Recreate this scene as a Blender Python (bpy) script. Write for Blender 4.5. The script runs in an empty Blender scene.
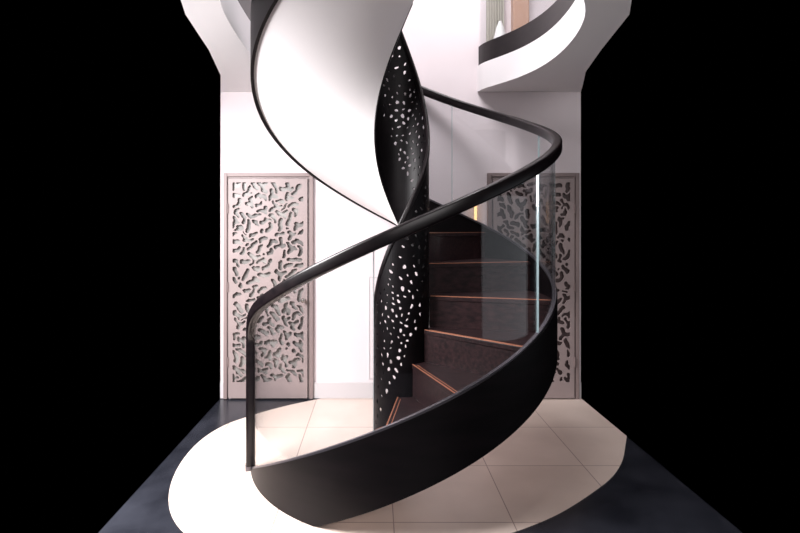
import bpy, bmesh, math, random
import numpy as np
from mathutils import Vector, Matrix
random.seed(7)
C = bpy.context.scene.collection
S = bpy.context.scene
PI = math.pi
R_ = math.radians

# ---------------------------------------------------------------- camera
cd = bpy.data.cameras.new('camera'); cam = bpy.data.objects.new('camera', cd); C.objects.link(cam)
cam.location = (0, 0, 1.6); cam.rotation_euler = (PI/2, 0, 0)
cd.sensor_width = 36; cd.lens = 500.8*36/800
cd.shift_x = 24.3/800; cd.shift_y = -38.5/800; cd.clip_start = .05
S.camera = cam
# ---------------------------------------------------------------- world, lights, exposure
w = bpy.data.worlds.new('world'); S.world = w; w.use_nodes = True
w.node_tree.nodes['Background'].inputs[0].default_value = (0, 0, 0, 1)
w.node_tree.nodes['Background'].inputs[1].default_value = 0
S.view_settings.view_transform = 'Standard'; S.view_settings.look = 'None'
S.view_settings.gamma = 1; S.view_settings.exposure = 0.2
S.view_settings.use_curve_mapping = False
def area(name, loc, target, sx, sy, power, col=(1, 1, 1)):
    l = bpy.data.lights.new(name, 'AREA'); l.shape = 'RECTANGLE'; l.size = sx; l.size_y = sy
    l.energy = power; l.color = col
    o = bpy.data.objects.new(name, l); C.objects.link(o); o.location = loc
    o.rotation_euler = (Vector(target)-Vector(loc)).to_track_quat('-Z', 'Y').to_euler()
    return o
area('window_daylight_left', (-2.25, 2.3, 2.3), (-1.1, 2.95, 0.0), 1.5, 1.7, 260, (1, .97, .98))
area('overhead_fill', (0.1, 2.9, 5.25), (0.1, 3.2, 0), 1.6, 1.6, 150, (1, .96, .98))  # added fill in the stair void; the ceiling above has no opening
area('fill_behind_camera', (1.2, -3.0, 3.2), (0.8, 4, 1.0), 4.0, 2.2, 110, (1, .95, .95))  # added fill light behind the camera, no window stands there
area('window_daylight_right', (4.2, 1.8, 1.1), (1.2, 3.0, 1.0), 3.0, 1.8, 7, (.9, .93, 1))

# ---------------------------------------------------------------- materials
def mat(name, col, rough=.5, metal=0, spec=.5, emit=None, es=0, coat=0):
    m = bpy.data.materials.new(name); m.use_nodes = True
    b = m.node_tree.nodes['Principled BSDF']
    b.inputs['Base Color'].default_value = (*col, 1); b.inputs['Roughness'].default_value = rough
    b.inputs['Metallic'].default_value = metal; b.inputs['Specular IOR Level'].default_value = spec
    b.inputs['Coat Weight'].default_value = coat
    if emit: b.inputs['Emission Color'].default_value = (*emit, 1); b.inputs['Emission Strength'].default_value = es
    return m
def noisy(m, c1, c2, scale=(1, 1, 1), detail=6, bump=0, rough=None):
    nt = m.node_tree; N = nt.nodes; L = nt.links; b = N['Principled BSDF']
    tc = N.new('ShaderNodeTexCoord'); mp = N.new('ShaderNodeMapping'); mp.inputs['Scale'].default_value = scale
    no = N.new('ShaderNodeTexNoise'); no.inputs['Scale'].default_value = 1; no.inputs['Detail'].default_value = detail
    cr = N.new('ShaderNodeValToRGB'); cr.color_ramp.elements[0].position = .35; cr.color_ramp.elements[1].position = .7
    cr.color_ramp.elements[0].color = (*c1, 1); cr.color_ramp.elements[1].color = (*c2, 1)
    L.new(tc.outputs['Object'], mp.inputs[0]); L.new(mp.outputs[0], no.inputs['Vector'])
    L.new(no.outputs['Fac'], cr.inputs[0]); L.new(cr.outputs[0], b.inputs['Base Color'])
    if bump:
        bu = N.new('ShaderNodeBump'); bu.inputs['Strength'].default_value = bump; bu.inputs['Distance'].default_value = .01
        L.new(no.outputs['Fac'], bu.inputs['Height']); L.new(bu.outputs[0], b.inputs['Normal'])
    return m
M = {}
M['wall'] = noisy(mat('plaster_wall', (.8, .73, .745), .8, spec=.2), (.77, .69, .71), (.80, .73, .75), (1.5, 1.5, 1.5), 3)
M['ceil'] = mat('ceiling_paint', (.88, .85, .86), .85, spec=.2)
M['soffit'] = mat('soffit_plaster', (.82, .785, .79), .7, spec=.25)
M['dark'] = noisy(mat('espresso_wood', (.004, .003, .004), .45, spec=.2), (.0022, .0014, .002), (.0048, .003, .004), (3, 3, 22), 5)
M['rail'] = noisy(mat('espresso_handrail', (.01, .007, .008), .3, spec=.4), (.004, .0025, .0035), (.010, .0065, .0075), (14, 14, 30), 5)
M['tread'] = noisy(mat('walnut_tread', (.04, .02, .018), .45, spec=.3), (.010, .005, .006), (.034, .015, .016), (9, 60, 40), 6)
M['copper'] = mat('copper_inlay', (.55, .22, .13), .4, .5)
M['channel'] = mat('glass_channel_metal', (.16, .15, .17), .35, .8)
M['base'] = mat('skirting_paint', (.60, .57, .58), .6)
M['door'] = noisy(mat('door_lacquer', (.42, .35, .34), .5), (.285, .225, .22), (.325, .26, .255), (3, 3, 3), 3)
M['doorframe'] = mat('door_frame_lacquer', (.25, .19, .185), .5)
M['back_grey'] = noisy(mat('door_backing_grey', (.3, .3, .27), .35), (.14, .13, .125), (.33, .31, .295), (4, 4, 2.5), 2)
M['back_brown'] = mat('door_backing_brown', (.07, .045, .045), .5)
M['brass'] = mat('satin_metal', (.6, .55, .52), .3, 1)
M['curtain'] = mat('curtain_cloth', (.52, .50, .42), .9)
M['wood'] = mat('orange_wood', (.45, .24, .14), .5)
M['white'] = mat('white_paint', (.8, .8, .78), .5)
M['darkfloor'] = noisy(mat('dark_slate_floor', (.02, .022, .03), .25), (.012, .013, .018), (.03, .032, .042), (3, 3, 3), 5)
M['amber'] = mat('amber_glow', (.9, .6, .3), .5, emit=(1, .55, .25), es=1.6)  # glow for the streak of light on the back wall, no lamp
def tile_mat():
    m = mat('limestone_tiles', (.6, .48, .42), .35, spec=.4)
    nt = m.node_tree; N = nt.nodes; L = nt.links; b = N['Principled BSDF']
    tc = N.new('ShaderNodeTexCoord'); mp = N.new('ShaderNodeMapping')
    mp.inputs['Location'].default_value = (-.747+.65*4, -3.372+.65*8, 0)
    br = N.new('ShaderNodeTexBrick'); br.offset = 0; br.squash = 1
    br.inputs['Scale'].default_value = 1; br.inputs['Brick Width'].default_value = .65; br.inputs['Row Height'].default_value = .65
    br.inputs['Mortar Size'].default_value = .0035; br.inputs['Mortar Smooth'].default_value = .3
    br.inputs['Color1'].default_value = (.76, .64, .57, 1); br.inputs['Color2'].default_value = (.72, .60, .53, 1)
    br.inputs['Mortar'].default_value = (.36, .26, .23, 1)
    no = N.new('ShaderNodeTexNoise'); no.inputs['Scale'].default_value = 3; no.inputs['Detail'].default_value = 6
    mx = N.new('ShaderNodeMix'); mx.data_type = 'RGBA'; mx.blend_type = 'MULTIPLY'; mx.inputs[0].default_value = .5
    cr = N.new('ShaderNodeValToRGB'); cr.color_ramp.elements[0].color = (.8, .78, .76, 1); cr.color_ramp.elements[1].color = (1, 1, 1, 1)
    cr.color_ramp.elements[0].position = .3; cr.color_ramp.elements[1].position = .65
    L.new(tc.outputs['Object'], mp.inputs[0]); L.new(mp.outputs[0], br.inputs['Vector'])
    L.new(tc.outputs['Object'], no.inputs['Vector']); L.new(no.outputs['Fac'], cr.inputs[0])
    L.new(br.outputs['Color'], mx.inputs[6]); L.new(cr.outputs[0], mx.inputs[7]); L.new(mx.outputs[2], b.inputs['Base Color'])
    return m
M['tile'] = tile_mat()
def glass_mat(tint=(.93, .95, .96), ior=1.5):
    m = bpy.data.materials.new('clear_glass'); m.use_nodes = True; nt = m.node_tree; N = nt.nodes; L = nt.links
    N.clear(); out = N.new('ShaderNodeOutputMaterial'); mx = N.new('ShaderNodeMixShader')
    t = N.new('ShaderNodeBsdfTransparent'); t.inputs[0].default_value = (*tint, 1)
    g = N.new('ShaderNodeBsdfGlossy'); g.inputs['Roughness'].default_value = .02; g.inputs[0].default_value = (1, 1, 1, 1)
    fr = N.new('ShaderNodeFresnel'); fr.inputs[0].default_value = ior
    ge = N.new('ShaderNodeNewGeometry'); io = N.new('ShaderNodeMapRange'); io.inputs[3].default_value = ior; io.inputs[4].default_value = 1/ior
    L.new(ge.outputs['Backfacing'], io.inputs[0]); L.new(io.outputs[0], fr.inputs[0])
    L.new(fr.outputs[0], mx.inputs[0]); L.new(t.outputs[0], mx.inputs[1]); L.new(g.outputs[0], mx.inputs[2]); L.new(mx.outputs[0], out.inputs[0])
    return m
M['glass'] = glass_mat((.96, .965, .97))
M['edge'] = mat('glass_edge', (.33, .43, .45), .2, spec=.8)

# ---------------------------------------------------------------- mesh helpers
def obj(name, vf, m, parent=None, smooth=False, bevel=0):
    me = bpy.data.meshes.new(name)
    if isinstance(vf, bmesh.types.BMesh): vf.to_mesh(me); vf.free()
    elif isinstance(vf, bpy.types.Mesh): me = vf; me.name = name
    else:
        me.from_pydata(vf[0], [], vf[1])
        b = bmesh.new(); b.from_mesh(me); bmesh.ops.recalc_face_normals(b, faces=b.faces); b.to_mesh(me); b.free()
    me.materials.clear(); me.materials.append(m)
    o = bpy.data.objects.new(name, me); C.objects.link(o)
    if parent:
        o.parent = parent
        o.matrix_parent_inverse = Matrix.Translation(-Vector(parent.location))
    if smooth:
        for p in me.polygons: p.use_smooth = True
        me.set_sharp_from_angle(angle=R_(35))
    if bevel:
        md = o.modifiers.new('bevel', 'BEVEL'); md.width = bevel; md.segments = 2; md.limit_method = 'ANGLE'
    return o
def empty(name, loc, label=None, cat=None, group=None):
    o = bpy.data.objects.new(name, None); C.objects.link(o); o.location = loc; o.empty_display_size = .1
    if label: tag(o, label, cat, group)
    return o
def tag(o, label, cat, group=None):
    o['label'] = label; o['category'] = cat
    if group: o['group'] = group
    return o
def struct(o, label=None):
    o['kind'] = 'structure'
    if label: o['label'] = label
    return o
def box(x0, x1, y0, y1, z0, z1):
    v = [(x, y, z) for x in (x0, x1) for y in (y0, y1) for z in (z0, z1)]
    f = [(0, 1, 3, 2), (4, 6, 7, 5), (0, 4, 5, 1), (2, 3, 7, 6), (0, 2, 6, 4), (1, 5, 7, 3)]
    return v, f
def join(*parts):
    V = []; F = []
    for v, f in parts:
        n = len(V); V += v; F += [tuple(i+n for i in q) for q in f]
    return V, F
def sweep(rings, closed=False):
    """rings: list of equally long loops of points -> closed tube"""
    n = len(rings[0]); V = [p for r in rings for p in r]; F = []
    for i in range(len(rings)-(0 if closed else 1)):
        j = (i+1) % len(rings)
        for k in range(n):
            F.append((i*n+k, i*n+(k+1) % n, j*n+(k+1) % n, j*n+k))
    if not closed: F += [tuple(range(n)), tuple(range((len(rings)-1)*n, len(rings)*n))]
    return V, F
def prism(poly, z0, z1):
    n = len(poly)
    V = [(x, y, z0) for x, y in poly]+[(x, y, z1) for x, y in poly]
    F = [tuple(range(n)), tuple(range(n, 2*n))]+[(i, (i+1) % n, (i+1) % n+n, i+n) for i in range(n)]
    return V, F
def plate(outer, holes, th):
    """flat plate with real cut-outs in the xy plane, thickness th, as a mesh"""
    cu = bpy.data.curves.new('plate', 'CURVE'); cu.dimensions = '2D'; cu.fill_mode = 'BOTH'; cu.extrude = th/2
    for lp in [outer]+holes:
        s = cu.splines.new('POLY'); s.points.add(len(lp)-1); s.use_cyclic_u = True
        for p, q in zip(s.points, lp): p.co = (q[0], q[1], 0, 1)
    o = bpy.data.objects.new('plate', cu); C.objects.link(o)
    dg = bpy.context.evaluated_depsgraph_get()
    me = bpy.data.meshes.new_from_object(o.evaluated_get(dg)); bpy.data.objects.remove(o); bpy.data.curves.remove(cu)
    return me

# ---------------------------------------------------------------- stair geometry
CX, CY, R = .186, 3.60, 1.054
KH = [-0.213, .237, .678, 1.081, 1.452, 1.877, 2.374, 2.89, 3.402, 3.911, 4.42]
def hT(d):                                       # height of the outer stringer's top edge at angle d (degrees)
    u = (d-170)/53; i = min(max(int(math.floor(u)), 0), 9); t = u-i
    g = lambda j: 2*KH[0]-KH[1] if j < 0 else (2*KH[10]-KH[9] if j > 10 else KH[j])
    a, b, c, e = g(i-1), g(i), g(i+1), g(i+2)
    return .5*(2*b+(c-a)*t+(2*a-5*b+4*c-e)*t*t+(3*b-a-3*c+e)*t**3)
def interp(tab):
    xs = [a for a, _ in tab]; ys = [b for _, b in tab]
    def f(d):
        if d <= xs[0]: return ys[0]+(d-xs[0])*(ys[1]-ys[0])/(xs[1]-xs[0])
        for i in range(len(xs)-1):
            if d <= xs[i+1]:
                t = (d-xs[i])/(xs[i+1]-xs[i])
                g = lambda j: ys[min(max(j, 0), len(ys)-1)]
                a, b, c, e = g(i-1), g(i), g(i+1), g(i+2)
                if i == 0: a = 2*b-c
                if i == len(xs)-2: e = 2*c-b
                return .5*(2*b+(c-a)*t+(2*a-5*b+4*c-e)*t*t+(3*b-a-3*c+e)*t**3)
        return ys[-1]
    return f
zIB = interp([(180, -.42), (270, .20), (360, .90), (450, 1.60), (540, 2.27), (630, 2.98), (720, 3.70)])   # inner band, lower edge
zIT = interp([(180, 1.0), (270, 1.66), (360, 2.26), (450, 3.08), (540, 3.78), (630, 4.48), (720, 5.15)])  # inner band, upper edge
RI = .19
def P(r, d, z): return (CX+r*math.cos(R_(d)), CY+r*math.sin(R_(d)), z)
def band(r0, r1, zb, zt, a, b, step=3):
    n = max(2, int(round(abs(b-a)/step))); rings = []
    for i in range(n+1):
        d = a+(b-a)*i/n; rings.append([P(r0, d, zb(d)), P(r1, d, zb(d)), P(r1, d, zt(d)), P(r0, d, zt(d))])
    return sweep(rings)
END = 650

# ================================================================= ROOM
XL, XR, YW = -1.46, 1.93, 4.713
struct(obj('floor', box(XL, XR, -.4, YW+.12, -.2, -.004), M['darkfloor']))
def smooth_path(p, it=2):
    for _ in range(it):
        q = [p[0]]
        for a, b in zip(p[:-1], p[1:]):
            q += [(a[0]*.75+b[0]*.25, a[1]*.75+b[1]*.25), (a[0]*.25+b[0]*.75, a[1]*.25+b[1]*.75)]
        p = q+[p[-1]]
    return p
ELL = smooth_path([(XR, 3.85), (1.62, 3.30), (1.21, 2.94), (.92, 2.73), (.55, 2.55), (0, 2.38), (-.5, 2.38), (-.92, 2.53), (-1.18, 2.82), (-1.32, 3.24), (-1.345, 3.7),
                   (-1.25, 4.06), (-1.07, 4.27), (-.83, 4.50), (-.5, YW-.003)], 3)+[(XR, YW-.003)]
struct(obj('floor', prism(ELL, -.003, 0), M['tile']))
struct(obj('wall_back', box(XL, XR, YW, YW+.15, -.2, 5.6), M['wall']))
struct(obj('ceiling', box(XL, XR, 1.4, YW, 5.5, 5.6), M['ceil']))
DOORS = [(-1.425, -.585), (1.045, 1.905)]
for a, b in [(XL, DOORS[0][0]), (DOORS[0][1], DOORS[1][0]), (DOORS[1][1], XR)]:
    struct(obj('baseboard_back', box(a, b, YW-.014, YW, 0, .15), M['base'], bevel=.003))
# upper floor slab with the stair opening
openR = [(.955, YW), (.985, 4.60), (1.08, 4.42), (1.20, 4.22), (1.29, 3.95), (1.32, 3.62), (1.29, 3.25), (1.2, 2.92), (1.02, 2.63), (.75, 2.42), (.4, 2.33)]
openL = [(-.78, YW), (-.88, 4.4), (-.94, 4.05), (-.955, 3.6), (-.95, 3.2), (-.92, 2.85), (-.84, 2.6), (-.6, 2.42), (-.2, 2.33)]
openR = openR[:2]+[(x+.035, y) for x, y in openR[2:]]; openL = [(x+.03, y) for x, y in openL]
oR = smooth_path(openR); oL = smooth_path(openL)
ZS, ZF = 2.88, 3.12
slabR = oR+[(.4, 2.0), (.9, 2.12), (1.3, 2.5), (1.52, 3.0), (1.62, 3.6), (1.72, 4.1), (1.86, 4.5), (XR, YW)]
slabL = oL+[(-.2, 2.0), (-.7, 2.15), (-1.02, 2.5), (-1.14, 3.0), (-1.2, 3.6), (-1.3, 4.2), (XL, YW)]
struct(obj('ceiling', prism(slabR, ZS, ZF), M['ceil']))
struct(obj('ceiling', prism(slabL, ZS, ZF), M['ceil']))
def offset(path, d):
    out = []
    for i, p in enumerate(path):
        a = Vector(path[max(i-1, 0)]); b = Vector(path[min(i+1, len(path)-1)]); t = (b-a).normalized()
        out.append((p[0]+t.y*d, p[1]-t.x*d))
    return out
def ribbon(path, d0, d1, z0, z1):
    a = offset(path, d0); b = offset(path, d1)
    return sweep([[(*p, z0), (*q, z0), (*q, z1), (*p, z1)] for p, q in zip(a, b)])

# ================================================================= DOORS
def grille_holes(W, H, seed, sp=.073):
    rs = np.random.RandomState(seed); random.seed(seed); wob = lambda x, y: .004*np.sin(x*90+seed)*np.sin(y*75)
    pts = []
    for _ in range(6000):
        x, y = rs.rand()*(W-.05)+.025, rs.rand()*(H-.05)+.025
        if all((x-a)**2+(y-b)**2 > sp*sp for a, b in pts): pts.append((x, y))
    st = .0062; nx = int(W/st)+1; ny = int(H/st)+1
    gx, gy = np.meshgrid(np.arange(nx)*st, np.arange(ny)*st)
    d1 = np.full(gx.shape, 9.); d2 = np.full(gx.shape, 9.)
    for (x, y) in pts:
        k = 3 if rs.rand() < .4 else 2
        a0 = rs.rand()*PI*2; d = np.full(gx.shape, 9.)
        for j in range(k):
            a = a0+j*2*PI/k+rs.randn()*.35; l = .028+rs.rand()*.032; bend = rs.randn()*.7
            p = np.array([x, y])
            for s in range(2):
                q = p+l*.6*np.array([math.cos(a), math.sin(a)]); a += bend
                ab = q-p; t = np.clip(((gx-p[0])*ab[0]+(gy-p[1])*ab[1])/(ab@ab), 0, 1)
                d = np.minimum(d, np.hypot(gx-p[0]-t*ab[0], gy-p[1]-t*ab[1])); p = q
        d -= rs.rand()*.004
        m = d < d1
        d2 = np.where(m, d1, np.minimum(d2, d)); d1 = np.where(m, d, d1)
    f = np.minimum(.0175+wob(gx, gy)-d1, (d2-d1-.0105)/2)
    f = np.minimum(f, np.minimum(np.minimum(gx, W-gx), np.minimum(gy, H-gy))-.014)
    f[0, :] = f[-1, :] = -1; f[:, 0] = f[:, -1] = -1
    # marching squares
    seg = {}
    def ip(i0, j0, i1, j1):
        t = f[j0, i0]/(f[j0, i0]-f[j1, i1]); return ((i0+(i1-i0)*t)*st, (j0+(j1-j0)*t)*st)
    for j in range(ny-1):
        for i in range(nx-1):
            c = (f[j, i] > 0)*1+(f[j, i+1] > 0)*2+(f[j+1, i+1] > 0)*4+(f[j+1, i] > 0)*8
            if c in (0, 15): continue
            B, Rr, T, L = ('h', i, j), ('v', i+1, j), ('h', i, j+1), ('v', i, j)
            tab = {1: [(L, B)], 2: [(B, Rr)], 3: [(L, Rr)], 4: [(Rr, T)], 5: [(L, B), (Rr, T)], 6: [(B, T)], 7: [(L, T)], 8: [(T, L)],
                   9: [(T, B)], 10: [(B, Rr), (T, L)], 11: [(T, Rr)], 12: [(Rr, L)], 13: [(Rr, B)], 14: [(B, L)]}[c]
            for a, b in tab:
                seg.setdefault(a, []).append(b); seg.setdefault(b, []).append(a)
    def pos(e):
        k, i, j = e
        return ip(i, j, i+1, j) if k == 'h' else ip(i, j, i, j+1)
    seen = set(); loops = []
    for s in seg:
        if s in seen: continue
        lp = [s]; seen.add(s); cur = s
        while True:
            nxt = [e for e in seg[cur] if e not in seen]
            if not nxt: break
            cur = nxt[0]; seen.add(cur); lp.append(cur)
        q = [pos(e) for e in lp]
        A = abs(sum(q[i][0]*q[(i+1) % len(q)][1]-q[(i+1) % len(q)][0]*q[i][1] for i in range(len(q))))/2
        if len(q) > 6 and A > .00035:
            loops.append([((q[i-1][0]+q[i][0])/2, (q[i-1][1]+q[i][1])/2) for i in range(len(q))])
    return loops
def rect(x0, y0, x1, y1): return [(x0, y0), (x1, y0), (x1, y1), (x0, y1)]
def door(n, x0, x1, seed, backing, label, knob_side):
    H = 2.115; y1 = YW
    t = empty('door_%d' % n, ((x0+x1)/2, YW, 0)); struct(t, label)
    fw = .035
    fr = join(box(x0, x0+fw, y1-.035, y1, 0, H), box(x1-fw, x1, y1-.035, y1, 0, H), box(x0+fw, x1-fw, y1-.035, y1, H-fw, H))
    obj('door_frame', fr, M['doorframe'], t, bevel=.004)
    fx = fw+.018
    fr2 = join(box(x0+fw, x0+fx-.006, y1-.018, y1, 0.01, H-fw), box(x1-fx+.006, x1-fw, y1-.018, y1, 0.01, H-fw), box(x0+fx-.006, x1-fx+.006, y1-.018, y1, H-fx+.006, H-fw))
    obj('frame_stop', fr2, M['door'], t, bevel=.003)
    a, b = x0+fx, x1-fx; top = H-fx
    obj('backing_panel', box(a, b, y1-.010, y1, .01, top), backing, t)
    W = b-a; m = .022; z0 = .145
    holes = grille_holes(W-2*m, top-m-z0, seed)
    holes = [[(p[0]+m, p[1]+z0) for p in h] for h in holes]
    me = plate(rect(0, .012, W, top), holes, .014)
    me.transform(Matrix.Translation((a, y1-.034, 0)) @ Matrix.Rotation(PI/2, 4, 'X'))
    obj('fretwork_panel', me, M['door'], t)
    kx = b-.035 if knob_side > 0 else a+.035
    rings = []
    for (yy, rr) in [(0, .004), (0, .016), (-.006, .017), (-.012, .008), (-.03, .008), (-.036, .019), (-.05, .021), (-.058, .014), (-.06, .002)]:
        rings.append([(kx+rr*math.cos(q*PI/8), y1-.0405+yy, .93+rr*math.sin(q*PI/8)) for q in range(16)])
    obj('door_knob', sweep(rings), M['brass'], t, smooth=True)
    for hz in (.35, 1.05, 1.78):
        hx = a-.004 if knob_side > 0 else b+.004
        r = [[(hx+.007*math.cos(q*PI/5), y1-.045+.007*math.sin(q*PI/5), z) for q in range(10)] for z in (hz-.045, hz+.045)]
        obj('hinge', sweep(r), M['doorframe'], t)
    return t
door(1, DOORS[0][0], DOORS[0][1], 3, M['back_grey'], 'pale taupe door with organic fretwork cutouts, left of the staircase', 1)
door(2, DOORS[1][0], DOORS[1][1], 11, M['back_brown'], 'taupe door with dark fretwork cutouts behind right side of staircase', -1)
# flush access panel in the wall, left of the stair's eye
ap = empty('access_panel', (.04, YW, .25), 'slim white flush wall panel outlined beside the foot of the dark central column', 'wall panel')
obj('panel_face', box(-.055, .13, YW-.006, YW, .19, 1.13), M['wall'], ap, bevel=.001)
obj('panel_frame', join(box(-.065, -.057, YW-.010, YW, .18, 1.14), box(.132, .14, YW-.010, YW, .18, 1.14), box(-.057, .132, YW-.010, YW, 1.132, 1.14), box(-.057, .132, YW-.010, YW, .18, .188)), M['base'], ap)
# amber streak on the wall: caught light put in as a glowing strip
streak = empty('amber_streak', (.935, YW, 1.75), 'slim amber streak of light, added as a glowing strip beside the right fretwork door', 'lamp')
obj('strip_backing', box(.917, .953, YW-.012, YW, 1.63, 1.86), M['base'], streak, bevel=.004)
obj('glow_strip', sweep([[(.935+r*math.cos(q*PI/6), YW-.028+r*math.sin(q*PI/6), z) for q in range(12)] for z, r in ((1.64, .006), (1.66, .012), (1.83, .015), (1.85, .008))]), M['amber'], streak, smooth=True)

# ================================================================= STAIRCASE
st = empty('spiral_staircase', (CX, CY, 0), 'dark wood spiral staircase with glass balustrade and white curved soffit', 'staircase')
obj('outer_stringer', band(R-.022, R, lambda d: max(0.0, hT(d)-.389), hT, 195.5, END), M['dark'], st, smooth=True)
obj('glass_channel', band(R-.03, R-.008, lambda d: hT(d)-.004, lambda d: hT(d)+.012, 197, END), M['channel'], st, smooth=True)
# soffit: ruled surface from the inner band's lower edge to the outer stringer
def soffit():
    rings = []; n = 136; a0 = 243
    for i in range(n+1):
        d = a0+(END-a0)*i/n; zo = hT(d)-.373; zi = max(.0, zIB(d)); k = 6; lo = []; hi = []
        for j in range(k+1):
            t = j/k; r = RI+.008+(R-.021-RI-.008)*t; z = zi+(zo-zi)*t
            z = max(z, .001); lo.append(P(r, d, z)); hi.append(P(r, d, z+.018))
        rings.append(lo+hi[::-1])
    return sweep(rings)
obj('soffit', soffit(), M['soffit'], st, smooth=True)
# treads and risers
nos = [(228, .23), (260, .452), (288, .674), (317, .896), (345, 1.118), (374, 1.34), (403, 1.562)]
z = 1.562; d = 403
while True:
    z += .222; d += 15
    while hT(d) < z+.075: d += .25
    if d > END-8: break
    nos.append((d, z))
def wedge(r0, r1, a, b, z0, z1, step=4):
    return band(r0, r1, lambda q: z0, lambda q: z1, a, b, step)
def strip(r0, r1, d, s0, s1, z0, z1):           # straight bar along the radius at angle d, s0..s1 metres behind the nosing
    c, s = math.cos(R_(d)), math.sin(R_(d)); V = []
    for r in (r0, r1):
        for q in (s0, s1):
            for zz in (z0, z1): V.append((CX+r*c-s*q, CY+r*s+c*q, zz))
    return V, [(0, 1, 3, 2), (4, 6, 7, 5), (0, 4, 5, 1), (2, 3, 7, 6), (0, 2, 6, 4), (1, 5, 7, 3)]
for i, (d, z) in enumerate(nos):
    nx = nos[i+1][0] if i+1 < len(nos) else END
    tr = obj('tread', wedge(RI+.012, R-.022, d-.6, nx+1.0, z-.03, z), M['tread'], st, bevel=.003)
    obj('nosing_inlay', join(strip(RI+.02, R-.04, d, -.004, .004, z-.001, z+.003), strip(RI+.05, R-.05, d, .02, .025, z-.001, z+.0015)), M['copper'], tr)
    obj('riser', strip(RI+.012, R-.022, d, .004, .022, z-.222 if i else 0.0, z-.03), M['tread'], st)
# handrails
def rail_rings(path, prof):
    """path of 3-D points; profile in (side, up)"""
    rings = []
    for i, p in enumerate(path):
        a = Vector(path[max(i-1, 0)]); b = Vector(path[min(i+1, len(path)-1)]); t = (b-a).normalized()
        out = Vector((p[0]-CX, p[1]-CY, 0)).normalized()
        side = (out-t*out.dot(t)).normalized(); up = side.cross(t)
        if up.z < 0 and abs(up.z) > .3: up = -up
        rings.append([tuple(Vector(p)+side*u+up*v) for u, v in prof])
    return rings
def rrect(w, h, r, n=4):
    o = []
    for cx, cy, a in ((w/2-r, h/2-r, 0), (-w/2+r, h/2-r, 90), (-w/2+r, -h/2+r, 180), (w/2-r, -h/2+r, 270)):
        for k in range(n+1): o.append((cx+r*math.cos(R_(a+90*k/n)), cy+r*math.sin(R_(a+90*k/n))))
    return o
RR = R+.0
def rail_path(r, zf, a0, dend, foot, drop, n=200):
    # vertical foot post, quarter bend, then the helix
    zt = zf(a0+drop); pts = []
    z_b = zf(a0+drop)-.36
    k = 10
    for i in range(k): pts.append(P(r, a0, foot+(z_b-foot)*i/k))
    p0 = Vector((a0, z_b)); p1 = Vector((a0, zf(a0+drop*.1)+.0)); p2 = Vector((a0+drop, zf(a0+drop)))
    for i in range(14):
        t = i/14; q = p0*(1-t)**2+p1*2*t*(1-t)+p2*t*t; pts.append(P(r, q.x, q.y))
    m = int((dend-a0-drop)/3)
    for i in range(m+1):
        d = a0+drop+(dend-a0-drop)*i/m; pts.append(P(r, d, zf(d)))
    return pts
zR = lambda d: hT(d)+.978
obj('handrail', sweep(rail_rings(rail_path(RR, zR, 195, END, 0.03, 26), rrect(.058, .072, .016))), M['rail'], st, smooth=True)
obj('post_shoe', sweep([[P(RR+u, 195+v/R*57.3, zz) for u, v in rrect(.066, .066, .01)] for zz in (0, .03)]), M['channel'], st)
# outer glass panels between joints
J = [196.5, 259, 316, 367, 421, 475, 529, 583, 637]
for a, b in zip(J[:-1], J[1:]):
    g = obj('glass_panel', band(R-.024, R-.012, lambda d: hT(d)+.010, lambda d: zR(d)-.034, a+.15, b-.15, 2), M['glass'], st, smooth=True)
    if a > 200:
        obj('glass_edge', band(R-.0245, R-.0115, lambda d: hT(d)+.012, lambda d: zR(d)-.036, a+.04, a+.15, .2), M['edge'], g)
# perforated inner balustrade
def inner_panel():
    d0, d1 = 178, END; n = 160; lo = []; hi = []
    ztc = lambda d: zIT(d) if d > 200 else zIT(200)-(200-d)/22*.0
    for i in range(n+1):
        d = d0+(d1-d0)*i/n; s = R_(d)*RI; lo.append((s, max(.004, zIB(d)-.015))); hi.append((s, ztc(d)-.01))
    outer = lo+hi[::-1]
    rs = random.Random(5); holes = []; cent = []
    for _ in range(26000):
        d = rs.uniform(d0+4, d1-4); zb = zIB(d)+.50; zt = zIT(d)-.13
        if zt-zb < .05: continue
        z = rs.uniform(max(zb, .06), zt)
        v = (z-zb)/(zt-zb)
        # patches drift along the helix
        dens = .5+.5*math.sin(R_(d)*2.3+z*4.1)
        sp = .036+.024*(1-dens)*(.6+abs(v-.5))
        s = R_(d)*RI
        ra = rs.uniform(.008, .0185)
        if any(abs(s-a) < .07 and math.hypot(s-a, z-b) < max(sp, (ra+c)*1.2+.008) for a, b, c in cent): continue
        cent.append((s, z, ra))
        rb = ra*rs.uniform(.5, .8); an = rs.uniform(0, PI); an = an*.6+.9
        ph = rs.uniform(0, 6)
        lp = []
        for k in range(9):
            t = 2*PI*k/9; rr = 1+.16*math.sin(2*t+ph)+.1*math.sin(3*t+ph*2)
            x, y = ra*math.cos(t)*rr, rb*math.sin(t)*rr
            lp.append((s+x*math.cos(an)-y*math.sin(an), z+x*math.sin(an)+y*math.cos(an)))
        holes.append(lp)
    me = plate(outer, holes, .012)
    bm = bmesh.new(); bm.from_mesh(me); bpy.data.meshes.remove(me)
    bmesh.ops.remove_doubles(bm, verts=bm.verts, dist=1e-5)
    dd = d0+5
    while dd < d1:
        bmesh.ops.bisect_plane(bm, geom=bm.verts[:]+bm.edges[:]+bm.faces[:], plane_co=(R_(dd)*RI, 0, 0), plane_no=(1, 0, 0), dist=1e-6)
        dd += 5
    for v in bm.verts:
        s, z, t = v.co; a = s/RI; r = RI+t
        v.co = (CX+r*math.cos(a), CY+r*math.sin(a), z)
    bmesh.ops.recalc_face_normals(bm, faces=bm.faces)
    return bm
obj('perforated_balustrade', inner_panel(), M['dark'], st)
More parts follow.
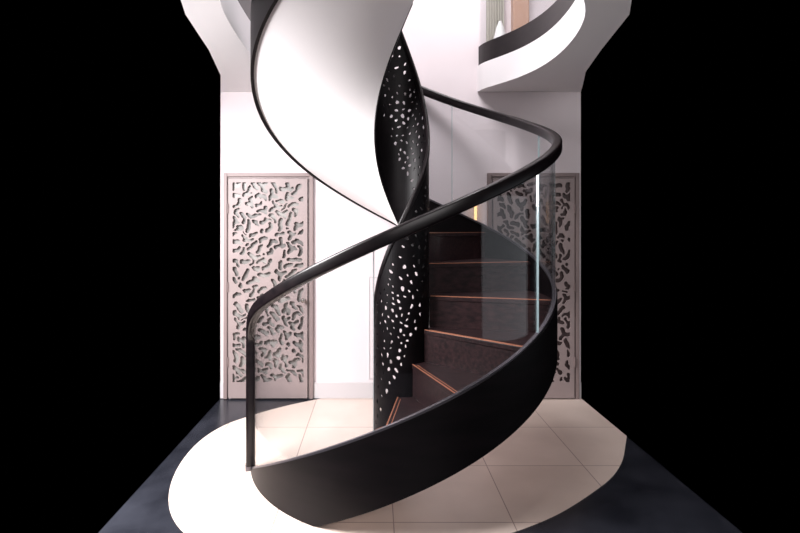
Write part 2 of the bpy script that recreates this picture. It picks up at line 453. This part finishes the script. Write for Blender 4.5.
obj('inner_handrail', sweep(rail_rings(rail_path(RI, zIT, 177, END, 0.0, 26), rrect(.026, .034, .010))), M['rail'], st, smooth=True)

# ================================================================= UPPER FLOOR
for path, side, lab in ((oR, 1, 'curved glass balustrade with dark curb on the right upper landing'), (oL, -1, 'dark curved curb and glass edging the upper opening at far left')):
    mid = path[len(path)//3]
    t = empty('landing_balustrade', (mid[0], mid[1], ZF), lab, 'balustrade')
    # positive offset is to the right of travel (towards the void on the right-hand path)
    s = 1 if side > 0 else -1
    p = path[:-3]
    obj('curb', ribbon(p, s*-.012, s*.03*-1-s*.012, ZF, ZF+.185), M['rail'], t, smooth=True)
    obj('glass_panel', ribbon(p, s*-.02, s*-.032, ZF+.18, ZF+1.05), M['glass'], t, smooth=True)
    obj('handrail', ribbon(p, s*-.005, s*-.06, ZF+1.05, ZF+1.10), M['rail'], t, smooth=True)
# curtain, timber post and lamp on the upper landing
cur = []
for i in range(61):
    x = 1.03+.17*i/60; y = YW-.05+.018*math.sin(i*.75)
    cur.append([(x, y, ZF), (x, y+.004, ZF), (x, y+.004, 5.45), (x, y, 5.45)])
tag(obj('curtain', sweep(cur), M['curtain'], smooth=True), 'beige curtain hanging behind the upper right glass balustrade', 'curtain')
tag(obj('timber_post', box(1.27, 1.42, YW-.09, YW-.002, ZF, 5.48), M['wood'], bevel=.01), 'orange brown vertical post behind the upper right glass balustrade', 'post')
tl = empty('table_lamp', (1.13, YW-.16, ZF), 'small white cone shaped lamp behind the upper landing curb', 'lamp')
def lathe(cx, cy, prof, n=24): return sweep([[(cx+r*math.cos(2*PI*k/n), cy+r*math.sin(2*PI*k/n), z) for k in range(n)] for z, r in prof])
obj('lamp_base', lathe(1.13, YW-.16, [(ZF, .05), (ZF+.015, .05), (ZF+.02, .01), (ZF+.2, .01)]), M['brass'], tl, smooth=True)
obj('lamp_shade', lathe(1.13, YW-.16, [(ZF+.17, .065), (ZF+.30, .035), (ZF+.36, .012)]), M['white'], tl, smooth=True)
